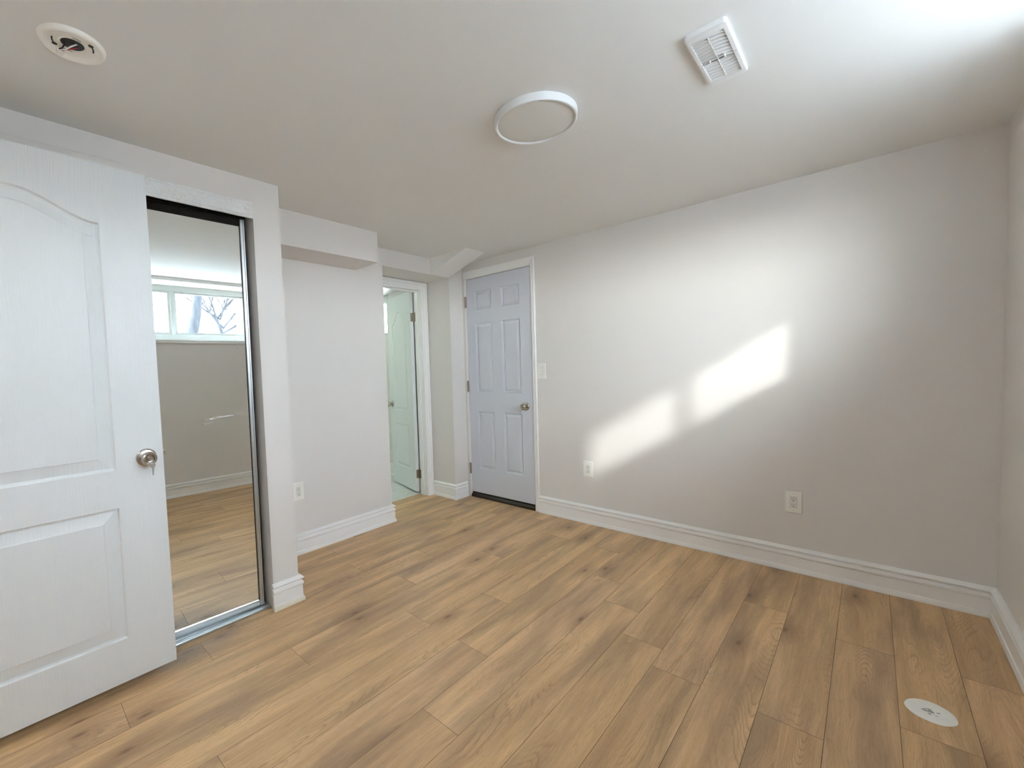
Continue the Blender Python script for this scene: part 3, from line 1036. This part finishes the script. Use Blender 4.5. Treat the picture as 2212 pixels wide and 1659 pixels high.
def mirror_door(label, ya, yb, xc, ty, tz):
    """sliding mirror: plane x = xc + ty*(y-0.7) + tz*(z-1)"""
    z0, z1 = 0.0175, 2.040
    def X(y, z, d=0):
        return xc + ty*(y-0.7) + tz*(z-1) + d
    root = empty('mirror_door', (X(ya, 0), (ya+yb)/2, z0))
    tag(root, label, 'mirror door', 'sliding mirror doors of the closet')
    o = Vector(root.location)
    def P(y, z, d):
        return Vector((X(y, z, d), y, z)) - o
    def bar(name, y0, y1, za, zb, d0, d1, mat):
        bm = new()
        v = [bm.verts.new(P(y, z, d)) for d in (d0, d1) for y in (y0, y1) for z in (za, zb)]
        for f in [(0, 1, 3, 2), (4, 6, 7, 5), (0, 4, 5, 1), (2, 3, 7, 6), (0, 2, 6, 4), (1, 5, 7, 3)]:
            bm.faces.new([v[i] for i in f])
        es = bm.edges[:]
        bmesh.ops.bevel(bm, geom=es, offset=0.0012, segments=1, affect='EDGES')
        return obj(name, bm, M[mat], root)
    st, rail = 0.022, 0.028
    zt = 2.040
    m = bar('mirror', ya+0.010, yb-0.010, z0+0.012, zt-0.008, -0.005, 0.0, 'mirror')
    # put the texture space of the mirror in world coordinates: vertices stay relative, shader uses object coords
    me = m.data
    me.transform(Matrix.Translation(o))
    m.location = -o
    s1 = bar('frame_stile', yb-st, yb, z0, zt, -0.012, 0.009, 'alu')
    bar('frame_stile', ya, ya+st, z0, zt, -0.012, 0.009, 'alu')
    r_ = bar('stile_ridge', yb-st+.0125, yb-st+.0195, z0+.001, zt-.001, 0.0085, 0.0135, 'alu')
    r_.parent = s1
    bm = new()
    v = []
    for y0, y1 in ((yb-st-.0020, yb-st-.0004), (ya+st+.0004, ya+st+.0020)):
        v = [bm.verts.new(P(y, z, d)) for d in (0.0002, 0.006) for y in (y0, y1) for z in (z0+rail, zt-0.035)]
        for f in [(0, 1, 3, 2), (4, 6, 7, 5), (0, 4, 5, 1), (2, 3, 7, 6), (0, 2, 6, 4), (1, 5, 7, 3)]:
            bm.faces.new([v[i] for i in f])
    obj('gasket', bm, M['black'], root)
    bar('frame_rail', ya+st, yb-st, z0, z0+rail, -0.012, 0.008, 'alu')
    bar('frame_rail', ya+st, yb-st, zt-0.034, zt, -0.012, 0.008, 'dark')  # top rail painted dark in place of the shadow falling on it
    return root
mirror_door('mirrored sliding closet door showing the reflected window', 0.315, 0.920, -2.320, 0.035, 0.0062)
mirror_door('mirrored sliding closet door mostly hidden behind the open white door', -0.292, 0.340, -2.286, 0.0, 0.0)
# mid groove line on the visible stile
# crack line in the paint above the open door
bm = new()
bx(bm, -A1+0.0001, -A1+0.0012, -0.30, 0.42, 2.1425, 2.1433)
o = obj('paint_crack', bm, M['wall'], bpy.data.objects['wall_closet'])

# ------------------------------------------------------------------ outlets and switch
def plate(kind, label, loc, rot, w=0.080, h=0.127, group=None):
    """local: x across, z up, +y out of the wall toward the room is -y"""
    root = empty(kind, loc)
    root.rotation_euler = (0, 0, rot)
    tag(root, label, 'outlet' if kind == 'wall_outlet' else 'light switch', group)
    t = 0.0055
    bm = new()
    # bevelled plate with a window for the device
    hw, hh = w/2, h/2
    dw, dh = 0.0168, 0.0333
    outer0 = [(-hw, -hh), (hw, -hh), (hw, hh), (-hw, hh)]
    i_ = 0.0045
    outer1 = [(-hw+i_, -hh+i_), (hw-i_, -hh+i_), (hw-i_, hh-i_), (-hw+i_, hh-i_)]
    hole = [(-dw, -dh), (dw, -dh), (dw, dh), (-dw, dh)]
    r0 = [bm.verts.new((x, 0, z)) for x, z in outer0]
    r0b = [bm.verts.new((x, -0.0022, z)) for x, z in outer0]
    r1 = [bm.verts.new((x, -t, z)) for x, z in outer1]
    r2_ = [bm.verts.new((x, -t, z)) for x, z in hole]
    r3 = [bm.verts.new((x, -0.0004, z)) for x, z in hole]
    for A_, B_ in ((r0, r0b), (r0b, r1), (r1, r2_), (r2_, r3)):
        for i in range(4):
            j = (i+1) % 4
            bm.faces.new([A_[i], A_[j], B_[j], B_[i]])
    obj('cover_plate', bm, M['white_plastic'], root)
    for sz in (-1, 1):
        bm = new()
        lathe(bm, [(.0031, 0), (.0029, .0006), (.0018, .0009), (0, .0009)], (0, -t, sz*0.0485), (0, -1, 0), 14)
        obj('screw', bm, M['white_device'], root, True)
    return root
def outlet(label, loc, rot):
    root = plate('wall_outlet', label, loc, rot, group=None)
    bm = new()
    bx(bm, -0.0160, 0.0160, -0.0062, -0.0002, -0.0325, 0.0325, 0.0008)
    rc = obj('receptacle', bm, M['white_device'], root)
    bm = new()
    for cz in (0.0165, -0.0165):
        bx(bm, -0.0072, -0.0052, -0.0065, -0.0060, cz-0.0015, cz+0.0072)
        bx(bm, 0.0052, 0.0070, -0.0065, -0.0060, cz-0.0005, cz+0.0066)
        lathe(bm, [(.0026, 0), (.0026, .0004)], (0, -0.0061, cz-0.0080), (0, -1, 0), 14)
    obj('slots', bm, M['dark'], rc)
    return root
outlet('white duplex outlet low in the corner of the sunlit patch on the right wall', (-1.556, B, 0.428), 0)
outlet('white duplex outlet in the shaded right part of the right wall', (-0.306, B, 0.405), 0)
outlet('white duplex outlet on the left wall beside the closet pillar', (-A2, 1.391, 0.434), PI/2)
sw = plate('light_switch', 'white rocker light switch beside the blue-grey door casing', (-1.952, B, 1.198), 0)
bm = new()
bx(bm, -0.0160, 0.0160, -0.0060, -0.0002, -0.0325, 0.0325, 0.0006)
fr_ = obj('switch_frame', bm, M['white_device'], sw)
bm = new()
prism(bm, [(-0.0115, -0.0058, -0.026), (-0.0115, -0.0072, -0.026), (-0.0115, -0.0078, 0.0), (-0.0115, -0.0112, 0.026), (-0.0115, -0.0058, 0.026)], (0.023, 0, 0))
obj('rocker', bm, M['white_plastic'], sw)

# ------------------------------------------------------------------ ceiling light
root = empty('ceiling_light', (-0.962, 1.553, H))
tag(root, 'round flush white ceiling light, switched off, in the middle of the ceiling', 'ceiling light')
bm = new()
R_ = 0.161
lathe(bm, [(R_-.002, 0), (R_-.001, -.0018), (R_, -.0022), (R_, -.0270), (R_-.0012, -.0295), (R_-.0035, -.0305), (R_-.0085, -.0305), (R_-.0105, -.0290), (R_-.0130, -.0240)], (0, 0, 0), (0, 0, 1), 96, cap=False)
obj('housing_ring', bm, M['white_metal'], root, True, 40)
bm = new()
lathe(bm, [(R_-.0131, -.0235), (R_-.020, -.0258), (0.10, -.0278), (0, -.0285)], (0, 0, 0), (0, 0, 1), 96, cap=False)
obj('diffuser', bm, M['diffuser'], root, True, 60)

# ------------------------------------------------------------------ detector mounting base
root = empty('detector_base', (-1.685, 0.206, H))
tag(root, 'empty round white smoke detector base with exposed wires on the ceiling', 'detector base')
bm = new()
lathe(bm, [(.0275, -.0025), (.0300, -.0050), (.0325, -.0045), (.0335, -.0030), (.0560, -.0030), (.0600, -.0050), (.0640, -.0110), (.0680, -.0125), (.0735, -.0115), (.0775, -.0060), (.0785, 0), (.0275, 0), (.0275, -.0025)],
      (0, 0, 0), (0, 0, 1), 72, cap=False)
M['cream'] = plastic('cream_white_plastic', (0.93, 0.91, 0.84), 0.3)
pl_ = obj('mounting_plate', bm, M['cream'], root, True, 50)
bm = new()
lathe(bm, [(.0274, -.0004), (.0274, -.0012), (0, -.0012)], (0, 0, 0), (0, 0, 1), 40, cap=False)
obj('junction_hole', bm, M['black'], root)
ca, sa = math.cos(1.50), math.sin(1.50)
def slot(bm, a, r, ln, wd, blob=0.0):
    """curved keyhole slot at angle a"""
    n = 10
    pi_, po_ = [], []
    for i in range(n+1):
        t = a + (i/n-0.5)*ln/r
        pi_.append((math.cos(t)*(r-wd/2), math.sin(t)*(r-wd/2), -.0034))
        po_.append((math.cos(t)*(r+wd/2), math.sin(t)*(r+wd/2), -.0034))
    f = poly(bm, pi_+po_[::-1])
    if blob:
        for s_ in (-0.30,):
            t = a + s_*ln/r
            for da in (0, ):
                lathe(bm, [(blob, -.0036), (0, -.0036)], (math.cos(t)*r, math.sin(t)*r, 0), (0, 0, 1), 14, cap=False)
for a_, r_, ln, wd, bl in ((-1.90, .046, .040, .0040, .0065), (1.20, .048, .040, .0040, .0065), (0.18, .0340, .020, .0028, 0), (3.35, .0350, .020, .0028, 0)):
    bm = new()
    slot(bm, a_, r_, ln, wd, bl)
    obj('keyhole_slot', bm, M['black'], pl_)
def wire(pts, mat, rad=.0016):
    bm = new(); tube(bm, pts, rad, 8)
    return obj('wire', bm, M[mat], root, True, 60)
wire([(-.010, .012, .0), (-.006, .002, -.010), (-.014, -.012, -.014), (-.030, -.020, -.012), (-.038, -.024, -.010)], 'red', .0022)
wire([(.006, .010, .0), (.004, -.004, -.012), (-.012, -.016, -.018), (-.036, -.026, -.010)], 'white_plastic', .0020)
wire([(.000, -.016, .0), (-.006, -.018, -.008), (-.020, -.022, -.012), (-.034, -.028, -.010)], 'black', .0020)
bm = new()
bx(bm, -.052, -.032, -.034, -.016, -.018, -.006, .002)
o = obj('wire_connector', bm, M['white_plastic'], root)

# ------------------------------------------------------------------ ceiling vent
VX0, VX1, VY0, VY1 = -0.421, -0.305, 1.530, 1.853
root = empty('ceiling_vent', ((VX0+VX1)/2, (VY0+VY1)/2, H))
tag(root, 'white rectangular louvred air register on the ceiling near the window', 'air vent')
hw, hl = (VX1-VX0)/2, (VY1-VY0)/2
gw, gl = 0.0445, 0.129
bm = new()
def rr(hx_, hy_, r, n=6):
    P = []
    for cx, cy, a0 in ((hx_-r, -hy_+r, -PI/2), (hx_-r, hy_-r, 0), (-hx_+r, hy_-r, PI/2), (-hx_+r, -hy_+r, PI)):
        for i in range(n+1):
            a = a0+PI/2*i/n
            P.append((cx+r*math.cos(a), cy+r*math.sin(a)))
    return P
rings = []
for ix, z, r in ((0, 0, .012), (0, -.008, .012), (.003, -.0125, .010), (.007, -.0135, .008)):
    rings.append([bm.verts.new((x, y, z)) for x, y in rr(hw-ix, hl-ix, r)])
for A_, B_ in zip(rings, rings[1:]):
    n = len(A_)
    for i in range(n):
        j = (i+1) % n
        bm.faces.new([A_[i], A_[j], B_[j], B_[i]])
P = rr(hw-.007, hl-.007, .008)
hole = [(-gw, -gl), (-gw, gl), (gw, gl), (gw, -gl)]
hv = [bm.verts.new((x, y, -.0135)) for x, y in hole]
flat = rings[-1]+hv
for t in tessellate_polygon([[Vector((*p, 0)) for p in P], [Vector((*p, 0)) for p in hole]]):
    bm.faces.new([flat[i] for i in t])
hv2 = [bm.verts.new((x, y, -.0005)) for x, y in hole]
for i in range(4):
    j = (i+1) % 4
    bm.faces.new([hv[i], hv[j], hv2[j], hv2[i]])
obj('frame', bm, M['white_metal'], root, True, 30)
bm = new(); bx(bm, -gw, gw, -gl, gl, -.0008, -.0003)
obj('duct_opening', bm, M['duct'], root)  # dark sheet standing in for the shaded duct behind the louvres
ns = 14
for i in range(ns):
    y = -gl + (i+0.5)*2*gl/ns
    up_ = y < 0.012
    bm = new()
    m_ = 12
    A_, B_, A2_, B2_ = [], [], [], []
    sgn = 1 if True else -1
    for k in range(m_+1):
        u = -1+2*k/m_
        bow = -0.0075*(1-u*u) if up_ else 0.0075*(1-u*u)*0.6
        x = u*gw
        tilt = 0.0085*(0.25+0.75*(1-abs(u)**3))
        A_.append(bm.verts.new((x, y+bow+0.0045, -.0128)))
        B_.append(bm.verts.new((x, y+bow+0.0025-tilt*0.9, -.0050)))
        A2_.append(bm.verts.new((x, y+bow+0.0055, -.0131)))
        B2_.append(bm.verts.new((x, y+bow+0.0035-tilt*0.9, -.0053)))
    for k in range(m_):
        bm.faces.new([A_[k], A_[k+1], B_[k+1], B_[k]])
        bm.faces.new([A2_[k], B2_[k], B2_[k+1], A2_[k+1]])
        bm.faces.new([A_[k], A2_[k], A2_[k+1], A_[k+1]])
        bm.faces.new([B_[k], B_[k+1], B2_[k+1], B2_[k]])
    obj('louvre', bm, M['white_metal'], root, True, 60)
bm = new()
bx(bm, -.0012, .0012, -gl, gl, -.0118, -.0085)
obj('centre_rib', bm, M['white_metal'], root)
ly = 1.694-(VY0+VY1)/2
bm = new()
bx(bm, -.021, .021, ly-.0020, ly+.0020, -.0150, -.0125, .0006)
bx(bm, -.0225, -.0195, ly-.008, ly+.008, -.0175, -.0120, .0006)
bx(bm, .0195, .0225, ly-.008, ly+.008, -.0175, -.0120, .0006)
obj('damper_lever', bm, M['white_metal'], root)
for x in (-.0525, .0525):
    bm = new(); lathe(bm, [(.0042, -.0134), (.0040, -.0150), (.0022, -.0160), (0, -.0162)], (x, 1.698-(VY0+VY1)/2, 0), (0, 0, 1), 16, cap=False)
    obj('screw', bm, M['white_metal'], root, True)

# ------------------------------------------------------------------ round cap in the floor
root = empty('round_cap', (0.161, 2.173, 0))
tag(root, 'round white plastered cap set in the floor at lower right', 'floor cover')
bm = new()
seg = 64
rnd = random.Random(3)
ph = [rnd.uniform(0, 6.28) for _ in range(6)]
def hgt(x, y):
    r = math.hypot(x, y)
    a = math.atan2(y, x)
    e = max(0, 1-(r/0.062)**6)
    dent = -0.0035*math.exp(-((r-0.006)/0.022)**2)
    lump = 0.0008*math.sin(90*x+ph[0])*math.sin(110*y+ph[1]) + 0.0005*math.sin(230*x+ph[2]+60*y)
    return 0.0010 + (0.0045+dent+lump)*e
prev = None
for r in (0, .006, .012, .018, .024, .030, .036, .042, .048, .053, .057, .060, .0615, .062):
    if r == 0:
        cur = [bm.verts.new((0, 0, hgt(0, 0)))]
    else:
        cur = []
        for i in range(seg):
            a = 2*PI*i/seg
            q_ = r*(1+(0.012*math.sin(3*a+ph[3])+0.008*math.sin(7*a+ph[4]) if r > .05 else 0))
            cur.append(bm.verts.new((q_*math.cos(a), q_*math.sin(a), hgt(q_*math.cos(a), q_*math.sin(a)) if r < .062 else 0.0002)))
    if prev:
        for i in range(seg):
            j = (i+1) % seg
            if len(prev) == 1:
                bm.faces.new([prev[0], cur[i], cur[j]])
            else:
                bm.faces.new([prev[i], cur[i], cur[j], prev[j]])
    prev = cur
obj('cap_disc', bm, M['plaster'], root, True, 60)
bm = new()
for k in range(14):
    a = rnd.uniform(0, 6.28); r = rnd.uniform(0, 0.024)
    x, y = r*math.cos(a)*0.9, r*math.sin(a)
    s_ = rnd.uniform(.004, .0095)
    pts = []
    for i in range(9):
        b = 2*PI*i/9
        q_ = s_*rnd.uniform(.5, 1.2)
        px, py = x+q_*math.cos(b), y+q_*math.sin(b)*0.7
        pts.append((px, py, hgt(px, py)+0.00035))
    poly(bm, pts)
obj('smudges', bm, M['dirt'], root)

# ------------------------------------------------------------------ window_1
WX = CW+0.285
root = empty('window_1', (WX, (WY0+WY1)/2, WZ0))
tag(root, 'wide white two-pane basement window, visible in the closet mirror', 'window', kind='structure')
o_ = Vector(root.location)
def wbox(bm, x0, x1, y0, y1, z0, z1, b=0.0):
    bx(bm, x0-o_.x, x1-o_.x, y0-o_.y, y1-o_.y, z0-o_.z, z1-o_.z, b)
GZ0, GZ1 = 1.703, 2.118
bm = new()
wbox(bm, WX, WX+.055, WY0+.001, WY1-.001, WZ0+.001, GZ0-.022, .002)
wbox(bm, WX, WX+.055, WY0+.001, WY1-.001, GZ1+.022, WZ1-.001, .002)
wbox(bm, WX, WX+.055, WY0+.001, WY0+.045, GZ0-.022, GZ1+.022, .002)
wbox(bm, WX, WX+.055, WY1-.045, WY1-.001, GZ0-.022, GZ1+.022, .002)
wbox(bm, WX-.006, WX+.050, 1.093, 1.127, GZ0-.022, GZ1+.022, .002)
obj('window_frame', bm, M['vinyl'], root)
for ya, yb, dx in ((WY0+.045, 1.093, .012), (1.127, WY1-.045, .022)):
    bm = new()
    s_ = 0.024
    for a_ in ((ya, yb, GZ0-.022, GZ0), (ya, yb, GZ1, GZ1+.022), (ya, ya+s_, GZ0, GZ1), (yb-s_, yb, GZ0, GZ1)):
        wbox(bm, WX+dx, WX+dx+.018, a_[0], a_[1], a_[2], a_[3], .0015)
    sh = obj('sash', bm, M['vinyl'], root)
    bm = new()
    wbox(bm, WX+dx+.008, WX+dx+.011, ya+s_, yb-s_, GZ0, GZ1)
    obj('pane', bm, M['pane'], sh)
bm = new()
wbox(bm, CW-.014, WX-.001, WY0+.002, WY1-.002, WZ0+.0005, WZ0+.0150, .004)
wbox(bm, CW-.012, CW-.0005, WY0-.03, WY1+.03, WZ0-.020, WZ0+.0140, .003)
obj('window_sill', bm, M['trim'], root)

# ------------------------------------------------------------------ outdoors, seen in the mirror
GR = 1.46
bm = new(); bx(bm, CW+0.35, 90, -70, 90, GR-0.2, GR)
tag(obj('ground', bm, M['snow']), 'pale frosty ground outside the basement window', 'ground', kind='structure')
def trunk(name, pts, rads, mat, label, branches=()):
    root = empty(name, pts[0])
    tag(root, label, 'tree')
    o = Vector(pts[0])
    bm = new()
    tube(bm, [Vector(p)-o for p in pts], rads, 20)
    obj('trunk', bm, M[mat], root, True, 60)
    for bp, br in branches:
        bm = new()
        tube(bm, [Vector(p)-o for p in bp], br, 7)
        obj('branch', bm, M[mat], root, True, 60)
    return root

trunk('tree', [(6.0, 2.26, GR-.05), (6.0, 2.30, GR+.25), (6.0, 2.385, 2.17), (6.0, 2.472, 2.52), (6.02, 2.530, 2.92), (6.05, 2.56, 3.6), (6.1, 2.50, 5.2), (6.2, 2.6, 7.0)],
      [.18, .145, .120, .108, .095, .085, .07, .05], 'bark', 'leaning bare grey tree trunk outside the window, seen in the closet mirror',
      [([(6.05, 2.55, 3.6), (6.0, 2.1, 4.3), (5.9, 1.8, 5.2)], [.04, .03, .015]), ([(6.1, 2.5, 4.6), (6.3, 3.0, 5.3), (6.4, 3.2, 6.2)], [.035, .025, .012])])
trunk('tree', [(4.6, 3.26, GR-.05), (4.6, 3.25, GR+.3), (4.6, 3.24, 2.2), (4.6, 3.22, 3.0), (4.6, 3.25, 4.2), (4.7, 3.3, 6.5)], [.44, .37, .345, .34, .33, .26], 'bark2',
      'thick tan-barked trunk at the right end of the window in the closet mirror',
      [([(4.6, 3.2, 4.2), (4.2, 2.9, 5.0), (3.9, 2.7, 6.2)], [.12, .08, .04])])
# small bushy tree of bare twigs
rnd = random.Random(21)
root = empty('tree', (8.0, 3.60, GR))
tag(root, 'small bare twiggy tree between the two trunks, seen in the closet mirror', 'tree')
def twigs(bm, p, d, ln, r, depth):
    pts = [p]
    dd = d.normalized()
    for i in range(4):
        dd = (dd + Vector((rnd.uniform(-.22, .22), rnd.uniform(-.22, .22), rnd.uniform(-.10, .16)))).normalized()
        pts.append(pts[-1] + dd*ln/4)
    tube(bm, pts, [r, r*.9, r*.75, r*.6, r*.45], 5)
    if depth:
        for k in range(4):
            i = rnd.choice((1, 2, 3, 4))
            a = Vector((rnd.uniform(-.9, .9), rnd.uniform(-.9, .9), rnd.uniform(-.2, .7)))
            twigs(bm, pts[i], dd + a, ln*rnd.uniform(.5, .75), r*.55, depth-1)
bm = new()
tube(bm, [(0, 0, -.05), (0, -.03, .5), (0, -.12, .95), (0, -.26, 1.35)], [.06, .05, .042, .034], 8)
obj('trunk', bm, M['bark'], root, True, 60)
for a in ((0, -.3, 1), (.3, .5, .8), (-.3, -.9, .7), (.1, .9, .9), (-.2, .2, 1), (.2, -.7, .6), (0, .7, .4)):
    bm = new()
    twigs(bm, Vector((0, rnd.uniform(-.2, 0), rnd.uniform(.8, 1.3))), Vector(a), 1.05, .028, 3)
    obj('branch', bm, M['bark'], root, True, 60)
# hedge and neighbouring shed
bm = new()
gx = 26
rows = []
for i in range(gx+1):
    row = []
    for j in range(9):
        a = PI*j/8
        row.append(bm.verts.new((12.2-0.5*math.cos(a)*rnd.uniform(.85, 1.1), 3.4+i*0.13, GR-0.02+(1.42+rnd.uniform(-.08, .08))*math.sin(a)**.6)))
    rows.append(row)
for a, b in zip(rows, rows[1:]):
    for j in range(8):
        bm.faces.new([a[j], a[j+1], b[j+1], b[j]])
bm.faces.new(rows[0]); bm.faces.new(rows[-1][::-1])
tag(obj('hedge', bm, M['hedge']), 'low reddish-brown hedge behind the trunks, seen in the closet mirror', 'hedge')
root = empty('shed', (15.5, 7.35, GR))
tag(root, 'pale blue rounded shed behind the twiggy tree, seen in the closet mirror', 'shed')
bm = new()
P = [(-1.15, 0), (1.0, 0), (1.0, 1.5)] + [(1.0*math.cos(a), 1.5+.95*math.sin(a)) for a in [PI*i/14 for i in range(1, 14)]] + [(-1.15, 1.5)]
prism(bm, [(0, y, z-.02) for y, z in P], (2.4, 0, 0))
obj('walls', bm, M['pale_blue'], root)
bm = new(); bx(bm, -.03, -.001, -.35, .35, 0, 1.2)
obj('door', bm, M['pale_blue'], root)
for (yy, zz, lab) in ((2.475, 2.73, 'left of two pale satellite dishes in the left window pane, seen in the closet mirror'), (2.60, 2.83, 'right of two pale satellite dishes in the left window pane, seen in the closet mirror')):
    root = empty('satellite_dish', (10.0, yy, GR))
    tag(root, lab, 'satellite dish')
    bm = new()
    lathe(bm, [(0, 0), (.05, .006), (.085, .018), (.10, .028), (.097, .030), (.05, .010), (0, .004)], (-.06, 0, zz-GR), (-1, -.55, .3), 24, cap=False)
    obj('dish', bm, M['pale_blue'], root, True)
    bm = new(); tube(bm, [(0, 0, -.02), (0, 0, zz-GR-.06), (-.05, 0, zz-GR)], .014, 8)
    obj('mast', bm, M['pale_blue'], root, True)

# ------------------------------------------------------------------ bathroom lamp
root = empty('ceiling_light', (-4.05, 2.20, H))
tag(root, 'round lit bathroom ceiling light hidden behind the left wall', 'ceiling light')
bm = new()
lathe(bm, [(.150, 0), (.150, -.03), (.14, -.035)], (0, 0, 0), (0, 0, 1), 48, cap=False)
obj('housing_ring', bm, M['white_metal'], root, True, 40)
t = NT('lit_diffuser')
em = t.n('Emission', {'Color': (0.76, 1.0, 0.62), 'Strength': 0.75})
t.t.links.new(em.outputs[0], t.out.inputs[0])
M['lit'] = t.m
bm = new()
lathe(bm, [(.1395, -.034), (.08, -.040), (0, -.042)], (0, 0, 0), (0, 0, 1), 48, cap=False)
obj('diffuser', bm, M['lit'], root, True, 60)

root = empty('ceiling_light', (-1.75, -1.05, H))  # fill light added to even out the room, no known lamp here
tag(root, 'added unseen fill light, a lit disc on the hallway ceiling behind the viewer', 'ceiling light')
bm = new()
lathe(bm, [(.161, 0), (.161, -.03), (.15, -.034)], (0, 0, 0), (0, 0, 1), 48, cap=False)
obj('housing_ring', bm, M['white_metal'], root, True, 40)
t = NT('hall_fill_diffuser')
em = t.n('Emission', {'Color': (0.96, 0.98, 1.0), 'Strength': 1.5})
t.t.links.new(em.outputs[0], t.out.inputs[0])
bm = new()
lathe(bm, [(.1495, -.033), (.08, -.040), (0, -.042)], (0, 0, 0), (0, 0, 1), 48, cap=False)
obj('diffuser', bm, t.m, root, True, 60)
